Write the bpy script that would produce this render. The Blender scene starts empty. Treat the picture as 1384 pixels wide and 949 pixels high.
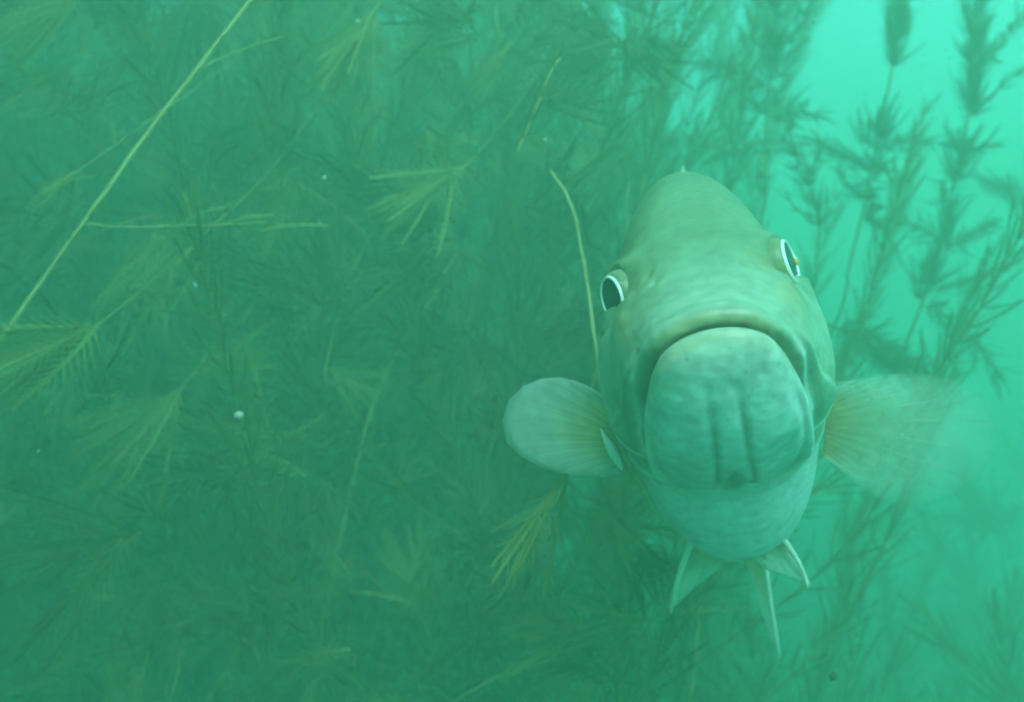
import bpy, math, random
import numpy as np
from mathutils import Vector, Matrix, Euler
R = math.radians
scene = bpy.context.scene
C = scene.collection

# ------------------------------------------------------------------ camera
CAM = Vector((0.0, 0.0, 0.80))          # lens 0.8 m above the lake bed
FOV = R(50.0)
cam = bpy.data.cameras.new('camera')
cam.sensor_fit = 'HORIZONTAL'
cam.sensor_width = 36.0
cam.lens = 18.0 / math.tan(FOV / 2)
cam.clip_start = 0.01
cam.clip_end = 200.0
cam.dof.use_dof = True
cam.dof.focus_distance = 0.32
cam.dof.aperture_fstop = 16.0
cam_o = bpy.data.objects.new('camera', cam)
cam_o.location = CAM
cam_o.rotation_euler = (R(90), 0, 0)
C.objects.link(cam_o)
scene.camera = cam_o

# ------------------------------------------------------------------ world, sun, exposure
SUN_EL, SUN_AZ = R(43.0), R(172.0)      # azimuth measured from +Y towards +X
world = bpy.data.worlds.new('World')
scene.world = world
world.use_nodes = True
wn = world.node_tree.nodes
sky = wn.new('ShaderNodeTexSky')
sky.sky_type = 'NISHITA'
sky.sun_disc = False
sky.sun_elevation = SUN_EL
sky.sun_rotation = SUN_AZ
bg = wn['Background']
bg.inputs['Strength'].default_value = 0.15
world.node_tree.links.new(sky.outputs[0], bg.inputs['Color'])

sun = bpy.data.lights.new('sun', 'SUN')
sun.energy = 3.0
sun.angle = R(30.0)
sun.color = (1.0, 0.96, 0.9)
sun_o = bpy.data.objects.new('sun', sun)
sd = Vector((math.cos(SUN_EL) * math.sin(SUN_AZ), math.cos(SUN_EL) * math.cos(SUN_AZ), math.sin(SUN_EL)))
sun_o.rotation_euler = (-sd).to_track_quat('-Z', 'Y').to_euler()
sun_o.location = (0, 0, 5)
C.objects.link(sun_o)

vs = scene.view_settings
vs.view_transform = 'Standard'
vs.look = 'None'
vs.gamma = 1.0
vs.use_curve_mapping = False
vs.exposure = 2.15
cy = scene.cycles
cy.use_denoising = True
cy.max_bounces = 5
cy.diffuse_bounces = 1
cy.transparent_max_bounces = 16
cy.volume_bounces = 3
cy.filter_width = 2.0
cy.use_adaptive_sampling = True
cy.adaptive_threshold = .035
cy.adaptive_min_samples = 12

FPX = 692.0 / math.tan(FOV / 2)          # focal length in photo pixels
def at(px, py, depth):
    """a point seen at photo pixel (px, py), 'depth' metres in front of the lens"""
    return Vector((CAM.x + (px - 692.0) / FPX * depth, CAM.y + depth, CAM.z - (py - 474.5) / FPX * depth))

rng = np.random.default_rng(7)
random.seed(7)

# ------------------------------------------------------------------ helpers
def tag(o, label=None, cat=None, group=None, kind=None):
    if label: o['label'] = label
    if cat: o['category'] = cat
    if group: o['group'] = group
    if kind: o['kind'] = kind
    return o

def mesh_from(name, V, F, smooth=True):
    """V (n,3) array, F (m,3) or (m,4) array"""
    V = np.asarray(V, np.float32)
    F = np.asarray(F, np.int32)
    me = bpy.data.meshes.new(name)
    k = F.shape[1]
    me.vertices.add(len(V))
    me.vertices.foreach_set('co', V.ravel())
    me.loops.add(F.size)
    me.loops.foreach_set('vertex_index', F.ravel())
    me.polygons.add(len(F))
    me.polygons.foreach_set('loop_start', np.arange(0, F.size, k, dtype=np.int32))
    me.polygons.foreach_set('loop_total', np.full(len(F), k, np.int32))
    me.update(calc_edges=True)
    me.polygons.foreach_set('use_smooth', np.full(len(F), smooth))
    me.update()
    return me

def obj(name, me, mat=None, parent=None):
    o = bpy.data.objects.new(name, me)
    if mat is not None and me is not None and not me.materials:
        me.materials.append(mat)
    C.objects.link(o)
    if parent is not None:
        o.parent = parent
    return o

def set_color_attr(me, name, col):
    a = me.color_attributes.new(name, 'FLOAT_COLOR', 'POINT')
    full = np.ones((len(me.vertices), 4), np.float32)
    full[:, :3] = col
    a.data.foreach_set('color', full.ravel())

class Mat:
    def __init__(self, name):
        self.m = bpy.data.materials.new(name)
        self.m.use_nodes = True
        self.t = self.m.node_tree
        self.t.nodes.clear()
        self.out = self.t.nodes.new('ShaderNodeOutputMaterial')
    def n(self, kind, **kw):
        nd = self.t.nodes.new(kind)
        for k, v in kw.items():
            if k in nd.inputs.keys():
                nd.inputs[k].default_value = v
            else:
                setattr(nd, k, v)
        return nd
    def l(self, a, b):
        self.t.links.new(a, b)

def noise_ramp(M, scale, c0, c1, coord='Object', detail=4.0, lo=0.35, hi=0.65):
    tc = M.n('ShaderNodeTexCoord')
    no = M.n('ShaderNodeTexNoise', Scale=scale, Detail=detail)
    M.l(tc.outputs[coord], no.inputs['Vector'])
    rp = M.n('ShaderNodeValToRGB')
    rp.color_ramp.elements[0].position = lo
    rp.color_ramp.elements[1].position = hi
    rp.color_ramp.elements[0].color = (*c0, 1)
    rp.color_ramp.elements[1].color = (*c1, 1)
    M.l(no.outputs['Fac'], rp.inputs['Fac'])
    return rp.outputs['Color'], no.outputs['Fac'], tc

def leaf_material(name, c0, c1, trans=0.35):
    M = Mat(name)
    col, fac, tc = noise_ramp(M, 22.0, c0, c1)
    d = M.n('ShaderNodeBsdfPrincipled', Roughness=0.6)
    d.inputs['Specular IOR Level'].default_value = 0.25
    t = M.n('ShaderNodeBsdfTranslucent')
    mx = M.n('ShaderNodeMixShader', Fac=trans)
    M.l(col, d.inputs['Base Color']); M.l(col, t.inputs['Color'])
    M.l(d.outputs[0], mx.inputs[1]); M.l(t.outputs[0], mx.inputs[2])
    M.l(mx.outputs[0], M.out.inputs['Surface'])
    return M.m

def tube(pts, r0, r1, sides=6, caps=True):
    P = np.array([list(p) for p in pts], float)
    n = len(P)
    T = np.gradient(P, axis=0)
    T /= np.linalg.norm(T, axis=1, keepdims=True) + 1e-12
    ref = np.array([0.31, 0.87, 0.2])
    A = np.cross(T, ref); A /= np.linalg.norm(A, axis=1, keepdims=True) + 1e-12
    B = np.cross(T, A)
    rad = np.linspace(r0, r1, n)
    ang = np.arange(sides) * 2 * math.pi / sides
    V = (P[:, None, :] + rad[:, None, None] * (np.cos(ang)[None, :, None] * A[:, None, :] + np.sin(ang)[None, :, None] * B[:, None, :])).reshape(-1, 3)
    F = []
    for i in range(n - 1):
        for j in range(sides):
            k = (j + 1) % sides
            F.append((i * sides + j, i * sides + k, (i + 1) * sides + k, (i + 1) * sides + j))
    V = list(map(tuple, V))
    if caps:
        V.append(tuple(P[0])); V.append(tuple(P[-1]))
        a, b = len(V) - 2, len(V) - 1
        for j in range(sides):
            k = (j + 1) % sides
            F.append((a, k, j, j)); F.append((b, (n - 1) * sides + j, (n - 1) * sides + k, (n - 1) * sides + k))
    # quads with a doubled corner become clean triangles
    tri = []
    for f in F:
        if f[2] == f[3]:
            tri.append(f[:3])
        else:
            tri.append((f[0], f[1], f[2])); tri.append((f[0], f[2], f[3]))
    return np.array(V), np.array(tri)

def spline(ctrl, n):
    """Catmull-Rom through control points"""
    P = [np.array(list(c), float) for c in ctrl]
    P = [2 * P[0] - P[1]] + P + [2 * P[-1] - P[-2]]
    out = []
    seg = len(P) - 3
    for k in range(n):
        u = k / (n - 1) * seg
        i = min(int(u), seg - 1); t = u - i
        p0, p1, p2, p3 = P[i:i + 4]
        out.append(0.5 * ((2 * p1) + (-p0 + p2) * t + (2 * p0 - 5 * p1 + 4 * p2 - p3) * t * t + (-p0 + 3 * p1 - 3 * p2 + p3) * t ** 3))
    return np.array(out)

class Geo:
    def __init__(self):
        self.V = []; self.F = []; self.n = 0
    def add(self, V, F):
        V = np.asarray(V, float).reshape(-1, 3); F = np.asarray(F, int).reshape(-1, 3)
        self.V.append(V); self.F.append(F + self.n); self.n += len(V)
    def arrays(self):
        return np.concatenate(self.V), np.concatenate(self.F)
    def mesh(self, name, smooth=True):
        V, F = self.arrays()
        return mesh_from(name, V, F, smooth)

# ================================================================== the fish
def surface_nets(D, X, Y, Z):
    """naive surface nets of the scalar field D on a (non-uniform) grid; returns V, quads"""
    nx, ny, nz = D.shape
    s = D < 0
    acc = np.zeros((nx - 1, ny - 1, nz - 1, 3), np.float32)
    cnt = np.zeros((nx - 1, ny - 1, nz - 1), np.float32)
    ax = [X, Y, Z]
    for a in range(3):
        lo = [slice(None)] * 3; hi = [slice(None)] * 3
        lo[a] = slice(0, -1); hi[a] = slice(1, None)
        d0, d1 = D[tuple(lo)], D[tuple(hi)]
        cross = s[tuple(lo)] != s[tuple(hi)]
        t = np.where(cross, d0 / np.where(cross, d0 - d1, 1), 0)
        pos = np.zeros(cross.shape + (3,), np.float32)
        for b in range(3):
            sh = [1, 1, 1]; sh[b] = -1
            if b == a:
                c0 = ax[b][:-1].reshape(sh); c1 = ax[b][1:].reshape(sh)
                pos[..., b] = c0 + (c1 - c0) * t
            else:
                pos[..., b] = ax[b].reshape(sh)
        o = [b for b in range(3) if b != a]
        for i in (0, 1):
            for j in (0, 1):
                sl = [slice(None)] * 3
                sl[o[0]] = slice(0, -1) if i == 0 else slice(1, None)
                sl[o[1]] = slice(0, -1) if j == 0 else slice(1, None)
                c = cross[tuple(sl)]
                acc += pos[tuple(sl)] * c[..., None]
                cnt += c
    act = cnt > 0
    idx = np.full(act.shape, -1, np.int64)
    idx[act] = np.arange(act.sum())
    V = acc[act] / cnt[act][:, None]
    Q = []
    for a in range(3):
        lo = [slice(1, -1)] * 3; hi = [slice(1, -1)] * 3
        lo[a] = slice(0, -1); hi[a] = slice(1, None)
        s0, s1 = s[tuple(lo)], s[tuple(hi)]
        ii = np.argwhere(s0 != s1)
        inside0 = s0[tuple(ii.T)]
        o = [(a + 1) % 3, (a + 2) % 3]
        base = ii.copy(); base[:, o[0]] += 1; base[:, o[1]] += 1
        def cell(di, dj):
            b = base.copy(); b[:, o[0]] -= di; b[:, o[1]] -= dj
            return idx[b[:, 0], b[:, 1], b[:, 2]]
        q = np.stack([cell(1, 1), cell(0, 1), cell(0, 0), cell(1, 0)], 1)
        q[~inside0] = q[~inside0][:, ::-1]
        Q.append(q)
    return V, np.concatenate(Q)

def prof(tab, y):
    """smooth profile through (y, value) stations"""
    t = np.array(tab, float)
    dense = np.linspace(t[0, 0], t[-1, 0], 1200)
    v = np.interp(dense, t[:, 0], t[:, 1])
    k = np.hanning(61); k /= k.sum()
    vp = np.concatenate([np.full(30, 2 * v[0]) - v[30:0:-1], v, np.full(30, 2 * v[-1]) - v[-2:-32:-1]])
    v = np.convolve(vp, k, 'valid')
    return np.interp(y, dense, v).astype(np.float32)

def sstep(a, b, x):
    t = np.clip((x - a) / (b - a), 0, 1)
    return t * t * (3 - 2 * t)
def smin(a, b, k):
    h = np.clip(0.5 + 0.5 * (b - a) / k, 0, 1)
    return b + (a - b) * h - k * h * (1 - h)
def smax(a, b, k):
    return -smin(-a, -b, k)
def gauss(x, w):
    return np.exp(-(x / w) ** 2)

# body profiles in centimetres: y runs back from the snout, z up
TOP = [(-1, -.3), (0.15, .25), (.6, .62), (1.2, .95), (2, 1.45), (3.2, 2.2), (4.5, 3.05), (6, 4.1), (8, 5.15), (10, 5.7), (12, 5.9), (15, 5.75), (18, 5.1), (22, 3.8), (26, 2.5), (29, 2.0), (31.5, 1.9), (34, 1.9)]
BOT = [(-1, -.3), (0, -.3), (2, -.8), (4, -1.7), (6, -2.2), (8, -3.0), (9.5, -4.35), (11, -5.2), (13, -5.55), (16, -5.4), (19, -4.5), (22, -3.5), (26, -2.2), (29, -1.7), (31.5, -1.6), (34, -1.6)]
WID = [(-1, .3), (0, .6), (.5, 1.12), (1, 1.4), (2, 1.75), (3.2, 2.1), (4.5, 2.32), (6, 2.4), (8, 2.5), (9.5, 2.56), (12, 2.6), (16, 2.4), (20, 2.0), (25, 1.15), (29, .6), (31.5, .35), (34, .1)]
ZC = [(-1, -.1), (0, 0), (2, -.2), (4.5, -.5), (7, -1.0), (10, -1.2), (14, -1.0), (20, -.3), (28, .1), (34, .15)]
JW = [(-1, .5), (-.4, .7), (-.15, .9), (.15, 1.1), (.6, 1.27), (1.2, 1.42), (2, 1.58), (3.2, 1.7), (4.5, 1.78), (6, 1.8), (7.2, 1.68), (8.6, 1.5)]
JT = [(-1, .05), (0, .05), (1, -.12), (2, -.45), (3, -.9), (4.5, -1.55), (6, -1.9), (8.6, -2.2)]     # the mouth line
JB = [(-1, -.4), (-.35, -.6), (0, -.95), (.5, -1.45), (1.2, -1.98), (2, -2.42), (3.2, -2.8), (4.5, -3.0), (6, -3.1), (7.2, -3.2), (8.6, -3.3)]

gx = np.arange(-3.4, 3.41, 0.065, dtype=np.float32)
gz = np.arange(-5.8, 6.5, 0.065, dtype=np.float32)
gy = [-0.6]
while gy[-1] < 32.6:
    gy.append(gy[-1] + (0.055 if gy[-1] < 10 else min(0.25, 0.055 + 0.03 * (gy[-1] - 10))))
gy = np.array(gy, np.float32)
x_ = gx[:, None, None]; y_ = gy[None, :, None]; z_ = gz[None, None, :]
ax_ = np.abs(x_)
top = prof(TOP, gy)[None, :, None]; bot = prof(BOT, gy)[None, :, None]; wid = prof(WID, gy)[None, :, None]; zc = prof(ZC, gy)[None, :, None]
jw = prof(JW, gy)[None, :, None]; jt = prof(JT, gy)[None, :, None]; jb = prof(JB, gy)[None, :, None]

# trunk and upper head
def sdist(u, v, p, w, h):
    """first-order distance to the superellipse with semi-axes w, h"""
    a = (u / w).astype(np.float32); b = (v / h).astype(np.float32)
    r = np.maximum((a ** p + b ** p) ** (1 / p), 1e-3)
    g = np.sqrt((a ** (p - 1) / w) ** 2 + (b ** (p - 1) / h) ** 2) * r ** (1 - p)
    return ((r - 1) / np.maximum(g, .12)).astype(np.float32)
h = np.where(z_ > zc, np.maximum(top - zc, .15), np.maximum(zc - bot, .15))
pup = np.where(z_ > zc, 2.3 - .24 * sstep(5.5, 9, y_), 2.2).astype(np.float32)
d_body = sdist(ax_, np.abs(z_ - zc), pup, np.maximum(wid, .15), h)
d_body = smax(d_body, .2 + .10 * ax_ ** 2 - y_ + 0 * z_, .3)           # blunt upper lip
msurf = jt - .25 * np.minimum(ax_, 2.2) ** 2                            # the mouth surface sags to the sides
# mouth roof: the upper head stops at the mouth line
d_up = smax(d_body, (msurf + .10) - z_ - 8 * sstep(4.8, 6.2, y_), .1)
# lower jaw with the throat membranes behind it
jc = jt * .4 + jb * .6
jh = np.where(z_ > jc, np.maximum((jt + .1 - jc) * 1.7, .15), np.maximum(jc - jb, .15))
d_jaw = sdist(ax_, np.abs(z_ - jc), 1.95, np.maximum(jw, .15), jh)
d_jaw = smax(d_jaw, -.28 - y_ + 0 * x_ + .22 * np.abs(z_ + .45) ** 2 + .12 * ax_ ** 2, .3)
d_jaw = smax(d_jaw, z_ - msurf, .16)
d_jaw = smax(d_jaw, y_ - (7.5 - 1.5 * np.minimum(ax_ / 1.8, 1) ** 2) + 0 * z_, .35)
mouth = z_ - msurf
front = 1 - sstep(4.3, 5.6, y_)
# grooves of the throat: two creases and the notch between the gill membranes
under = sstep(.5, 1.0, jt - z_)
d_jaw = d_jaw + .085 * gauss(ax_ - (.27 + .03 * y_), .075) * sstep(.6, 1.0, jt - z_) * sstep(-.1, .6, y_) * (1 - sstep(6.8, 7.4, y_))
d_jaw = d_jaw + .9 * np.clip(1 - ax_ / (.05 + .11 * np.clip(y_ - 2.9, 0, 3.2)), 0, 1) * under * sstep(2.9, 4.6, y_)
# shallow dish on each side of the throat, rolled jaw rim
d_jaw = d_jaw + .07 * gauss(ax_ - 1.05, .4) * under * sstep(1.6, 2.6, y_) * (1 - sstep(4.5, 6, y_))
d_jaw = d_jaw - (.03 + .06 * sstep(.5, 1.8, y_)) * gauss(mouth + .34, .2) * front
d_jaw = d_jaw + .05 * gauss(mouth + .72, .13) * front * sstep(.6, 1.4, y_)
# upper lip, its bone plate, brow and cheek
d_up = d_up - .10 * gauss(mouth - .36, .24) * front
d_up = d_up + .06 * gauss(mouth - .68, .12) * front * sstep(.3, .9, y_)
plate = sstep(.0, .1, (.95 + .22 * (y_ - 1.5)) - mouth) * sstep(1.2, 2.0, y_) * (1 - sstep(5.55, 5.75, y_ + .25 * (mouth - .6) ** 2))
d_up = d_up - .10 * plate * sstep(.8, 1.2, ax_)
d_up = d_up - .16 * np.exp(-(((y_ - 4.3) / 1.2) ** 2 + ((z_ - 2.3) / .35) ** 2)) * sstep(.9, 1.6, ax_)
ring = np.sqrt((y_ - 4.7) ** 2 + (z_ - 1.55) ** 2)
d_up = d_up + .10 * gauss(ring - .74, .10) * sstep(1.2, 1.6, ax_)
d_up = d_up + .25 * np.exp(-(((y_ - 3.95) / .75) ** 2 + ((z_ - 1.2) / .6) ** 2)) * sstep(.9, 1.4, ax_)          # hollow in front of the eye
d_up = d_up + .10 * np.exp(-(((y_ - 2.35) ** 2 + (ax_ - .95) ** 2) / .12 ** 2)) * (z_ > 0.8)
d_up = d_up + .07 * np.exp(-(((y_ - 2.9) ** 2 + (ax_ - 1.08) ** 2) / .12 ** 2)) * (z_ > 0.8)
# gill cover: front plate crescent and the free rear edge
cr = np.sqrt(((y_ - 4.0) / 1.0) ** 2 + ((z_ - .6) / 1.25) ** 2)
d_up = d_up - .17 * sstep(.08, -.04, cr - 3.2) * sstep(1.3, 1.9, ax_) * (z_ < 1.4) * sstep(3.0, 4.5, y_)
op = np.sqrt(((y_ - 4.2) / 1.25) ** 2 + ((z_ + .2) / .95) ** 2)
d_up = d_up - .14 * sstep(.08, -.05, op - 4.15) * sstep(1.4, 2.0, ax_) * (z_ < 2.6)
d = smin(d_up, d_jaw, .06)
# the slit of the mouth
slit = np.maximum(np.abs(mouth + .02) - .05 * (1 - sstep(3.5, 5.2, y_)), y_ - 5.2) + 0 * x_
d = smax(d, -slit, .05)
fade = 2.0
d = np.maximum(d, y_ - 31.6 + 0 * x_ + 0 * z_)
FV, FQ = surface_nets(d.astype(np.float32), gx, gy, gz)
del d, d_up, d_jaw, d_body, h, jh, plate, ring, cr, op, slit
# keep the outer skin only: drop the sealed pocket inside the mouth if there is one
FV = FV.astype(np.float64)
# gentle laplacian smoothing against grid steps
_e = np.concatenate([FQ[:, [0, 1]], FQ[:, [1, 2]], FQ[:, [2, 3]], FQ[:, [3, 0]]])
_deg = np.bincount(_e[:, 0], minlength=len(FV)) + np.bincount(_e[:, 1], minlength=len(FV))
for _it in range(3):
    S = np.zeros_like(FV)
    for c in range(3):
        S[:, c] = np.bincount(_e[:, 0], FV[_e[:, 1], c], len(FV)) + np.bincount(_e[:, 1], FV[_e[:, 0], c], len(FV))
    FV = FV + (.5 if _it < 2 else .3) * (S / np.maximum(_deg, 1)[:, None] - FV)

# pigment: olive back, pale throat and belly, tawny bars from eye and lips, plus painted highlights and crease shade
fx, fy, fz = np.abs(FV[:, 0]), FV[:, 1], FV[:, 2]
mid = prof(ZC, fy)
up = sstep(-.3, 3.2, fz - mid + .12 * np.maximum(4 - fy, 0))
back = np.array([.17, .245, .115]); flank = np.array([.38, .49, .36]); pale = np.array([.88, .92, .95])
lowk = sstep(-1.6, .6, fz - prof(JT, np.minimum(fy, 8.6)) + .5)
lowk = np.where(fy > 8.6, sstep(-2.6, -.2, fz - mid), lowk)
col = pale * (1 - lowk)[:, None] + flank * lowk[:, None]
col = col * (1 - up)[:, None] + back * up[:, None]
tawny = np.array([.36, .27, .08])
k = np.zeros(len(FV))
e_y, e_z = 4.5, 1.55
ang = np.arctan2(fz - e_z, fy - e_y); rad = np.hypot(fy - e_y, fz - e_z)
for a0, w in ((-2.75, .16), (-.55, .13), (-.1, .12), (-1.3, .15)):
    k = np.maximum(k, .6 * gauss(np.angle(np.exp(1j * (ang - a0))), w) * sstep(.5, .9, rad) * (1 - sstep(2.2, 4.0, rad)) * (fx > .5))
m_ = fz - prof(JT, np.minimum(fy, 8.6)) + .25 * np.minimum(fx, 2.2) ** 2
k = np.maximum(k, .55 * gauss(m_ - .16, .2) * (fy < 3.2))
k = np.maximum(k, .35 * gauss(m_ + .25, .15) * (fy < 3))
k = np.maximum(k, .5 * np.exp(-(((fy - 2.8) / .9) ** 2 + ((fx - 1.5) / .4) ** 2 + ((fz - 1.6) / .5) ** 2)))
col = col * (1 - k)[:, None] + tawny * k[:, None]
crease_shade = gauss(fx - (.27 + .03 * fy), .08) * sstep(.1, .9, fy) * (fy < 7.4) * (fz < -.6) * (m_ < -.7)
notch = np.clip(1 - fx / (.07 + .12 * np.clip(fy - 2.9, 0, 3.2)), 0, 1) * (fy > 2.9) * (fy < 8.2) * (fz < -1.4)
painted_glint = np.maximum.reduce([.75 * gauss(m_ + .36, .14) * sstep(1.0, 2.2, fy) * (fy < 5.5), .9 * gauss(m_ - .62, .14) * sstep(1.2, 2.2, fy) * (fy < 5.5) * (fx > .9),
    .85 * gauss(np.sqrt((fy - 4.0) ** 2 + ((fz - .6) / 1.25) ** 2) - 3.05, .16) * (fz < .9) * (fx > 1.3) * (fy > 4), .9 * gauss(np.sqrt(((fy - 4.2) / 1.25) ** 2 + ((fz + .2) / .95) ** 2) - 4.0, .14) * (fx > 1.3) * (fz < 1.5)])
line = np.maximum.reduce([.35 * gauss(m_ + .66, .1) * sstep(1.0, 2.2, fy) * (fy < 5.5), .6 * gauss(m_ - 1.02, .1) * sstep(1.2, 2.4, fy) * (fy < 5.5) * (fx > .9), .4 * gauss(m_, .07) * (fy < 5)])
col = col * (1 - painted_glint)[:, None] + np.array([.86, .93, .88]) * painted_glint[:, None]  # highlights painted pale along jaw rim, lip plate and gill-cover edges
col = col * (1 - line)[:, None] + np.array([.22, .26, .14]) * line[:, None]  # shade of the mouth and cheek folds painted as dark lines
throat_shade = np.exp(-((fx / .34) ** 2 + ((fy - 4.3) / 1.5) ** 2)) * sstep(-2.0, -2.7, fz)
dk = np.clip(.5 * crease_shade + .6 * notch + .6 * throat_shade, 0, .9)
col = col * (1 - dk)[:, None] + np.array([.17, .17, .09]) * dk[:, None]  # throat creases, notch and midline darkened in colour, as if shaded

def fish_material():
    M = Mat('fish_skin')
    at_ = M.n('ShaderNodeAttribute', attribute_name='pigment_shading')
    tc = M.n('ShaderNodeTexCoord')
    n1 = M.n('ShaderNodeTexNoise', Scale=55.0, Detail=5.0, Roughness=.6)
    n2 = M.n('ShaderNodeTexNoise', Scale=230.0, Detail=3.0)
    M.l(tc.outputs['Object'], n1.inputs['Vector']); M.l(tc.outputs['Object'], n2.inputs['Vector'])
    r1 = M.n('ShaderNodeMapRange'); r1.inputs['From Min'].default_value = .3; r1.inputs['From Max'].default_value = .7
    r1.inputs['To Min'].default_value = .82; r1.inputs['To Max'].default_value = 1.12
    M.l(n1.outputs['Fac'], r1.inputs['Value'])
    r2 = M.n('ShaderNodeMapRange'); r2.inputs['From Min'].default_value = .3; r2.inputs['From Max'].default_value = .7
    r2.inputs['To Min'].default_value = .84; r2.inputs['To Max'].default_value = 1.12
    M.l(n2.outputs['Fac'], r2.inputs['Value'])
    mul = M.n('ShaderNodeMath', operation='MULTIPLY')
    M.l(r1.outputs[0], mul.inputs[0]); M.l(r2.outputs[0], mul.inputs[1])
    vm = M.n('ShaderNodeVectorMath', operation='SCALE')
    M.l(at_.outputs['Color'], vm.inputs[0]); M.l(mul.outputs[0], vm.inputs['Scale'])
    # dark pepper spots
    vo = M.n('ShaderNodeTexVoronoi', Scale=300.0)
    M.l(tc.outputs['Object'], vo.inputs['Vector'])
    sp = M.n('ShaderNodeMapRange'); sp.inputs['From Min'].default_value = .05; sp.inputs['From Max'].default_value = .16
    sp.inputs['To Min'].default_value = .6; sp.inputs['To Max'].default_value = 1.0
    M.l(vo.outputs['Distance'], sp.inputs['Value'])
    vm2 = M.n('ShaderNodeVectorMath', operation='SCALE')
    M.l(vm.outputs[0], vm2.inputs[0]); M.l(sp.outputs[0], vm2.inputs['Scale'])
    b = M.n('ShaderNodeBsdfPrincipled', Roughness=.34)
    b.inputs['Specular IOR Level'].default_value = .4
    M.l(vm2.outputs[0], b.inputs['Base Color'])
    # fine scales as relief
    mp = M.n('ShaderNodeMapping'); mp.inputs['Scale'].default_value = (1, .8, 1)
    M.l(tc.outputs['Object'], mp.inputs['Vector'])
    sc_ = M.n('ShaderNodeTexVoronoi', Scale=260.0)
    M.l(mp.outputs[0], sc_.inputs['Vector'])
    bm = M.n('ShaderNodeBump', Strength=.3, Distance=.0007)
    M.l(sc_.outputs['Distance'], bm.inputs['Height'])
    bm2 = M.n('ShaderNodeBump', Strength=.22, Distance=.001)
    M.l(n1.outputs['Fac'], bm2.inputs['Height']); M.l(bm.outputs[0], bm2.inputs['Normal'])
    M.l(bm2.outputs[0], b.inputs['Normal'])
    M.l(b.outputs[0], M.out.inputs['Surface'])
    return M.m

FSC = 1.35                                 # the fish is a big one: about half a metre long
FISH_LOC = at(962, 444, 0.205 * FSC)
fish = bpy.data.objects.new('fish', None)
C.objects.link(fish)
fish.empty_display_size = .02
YAW, PITCH, ROLL = R(-11 + .6), R(-5.5), R(-10)
fish.matrix_world = Matrix.Translation(FISH_LOC) @ Matrix.Rotation(YAW, 4, 'Z') @ Matrix.Rotation(PITCH, 4, 'X') @ Matrix.Rotation(ROLL, 4, 'Y')
tag(fish, 'pale olive bass facing the lens head-on with downturned mouth and spread fins', 'fish')
cm = .01 * FSC
body_me = mesh_from('body', FV * cm, FQ)
set_color_attr(body_me, 'pigment_shading', col)
skin = fish_material()
obj('body', body_me, skin, fish)

# ---- eyes: lathe about the eye axis
def lathe(profile, sides=32):
    V = []; F = []
    n = len(profile)
    for i, (r, a) in enumerate(profile):
        for j in range(sides):
            t = 2 * math.pi * j / sides
            V.append((r * math.cos(t), r * math.sin(t), a))
    for i in range(n - 1):
        for j in range(sides):
            k2 = (j + 1) % sides
            F.append((i * sides + j, i * sides + k2, (i + 1) * sides + k2, (i + 1) * sides + j))
    return np.array(V), np.array(F)

def simple_mat(name, colr, rough=.4, spec=.5, noise=None, metal=0.0, coat=0.0):
    M = Mat(name)
    b = M.n('ShaderNodeBsdfPrincipled', Roughness=rough, Metallic=metal)
    b.inputs['Specular IOR Level'].default_value = spec
    b.inputs['Coat Weight'].default_value = coat
    c2 = tuple(min(1, c * 1.0) for c in colr)
    c1 = tuple(c * (.7 if noise is None else noise) for c in colr)
    cc, f, tc = noise_ramp(M, 300.0, c1, c2)
    M.l(cc, b.inputs['Base Color'])
    M.l(b.outputs[0], M.out.inputs['Surface'])
    return M.m
m_iris = simple_mat('eye_iris', (.24, .29, .14), .4, .4, .7)
m_amber = simple_mat('eye_amber', (.62, .44, .16), .4, .4, .8)
m_ring = simple_mat('eye_ring', (.95, .95, .92), .25, .8, .95)
m_pupil = simple_mat('eye_pupil', (.006, .008, .008), .2, .3, .7)
def dome(r): return .62 * (1 - (r / .66) ** 2) ** .5 if r < .66 else 0
iris_pts = [(.60, -.1), (.59, .1), (.57, .28), (.54, .38), (.49, .43)]
ring_pts = [(.50, .36), (.495, .45), (.48, .475), (.46, .48), (.44, .475), (.43, .44)]
pupil_pts = [(.435, .45), (.40, .455), (.3, .462), (.2, .467), (.1, .47), (.001, .47)]
iV, iF = lathe(iris_pts); rV, rF = lathe(ring_pts); pV, pF = lathe(pupil_pts)
for sx in (-1, 1):
    axis = Vector((sx * math.sin(R(60 if sx < 0 else 72)), -math.cos(R(60 if sx < 0 else 72)), -.12 if sx < 0 else .10)).normalized()
    e = obj('eye', mesh_from('eye', iV * cm, iF), m_iris, fish)
    e.location = Vector((sx * 1.61, 4.42, 1.62)) * cm
    e.scale = (1.06, 1.06, 1.05)
    e.rotation_euler = axis.to_track_quat('Z', 'Y').to_euler()
    rg = obj('pupil_ring', mesh_from('pupil_ring', rV * cm, rF), m_ring, e)
    rg['label'] = 'bright white ring round the pupil'
    obj('pupil', mesh_from('pupil', pV * cm, pF), m_pupil, e)
    if sx == 1:
        th_ = np.linspace(0, math.pi, 9)
        gv, gf = lathe([(max(.001, math.sin(q)), math.cos(q)) for q in th_], 16)
        gv = (gv * np.array([.05, .15, .10]) + np.array([.46, .06, .42])) * cm
        g_ = obj('iris_edge', mesh_from('iris_edge', gv, gf), m_amber, e); g_['label'] = 'amber rear edge of the right eye'

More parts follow.
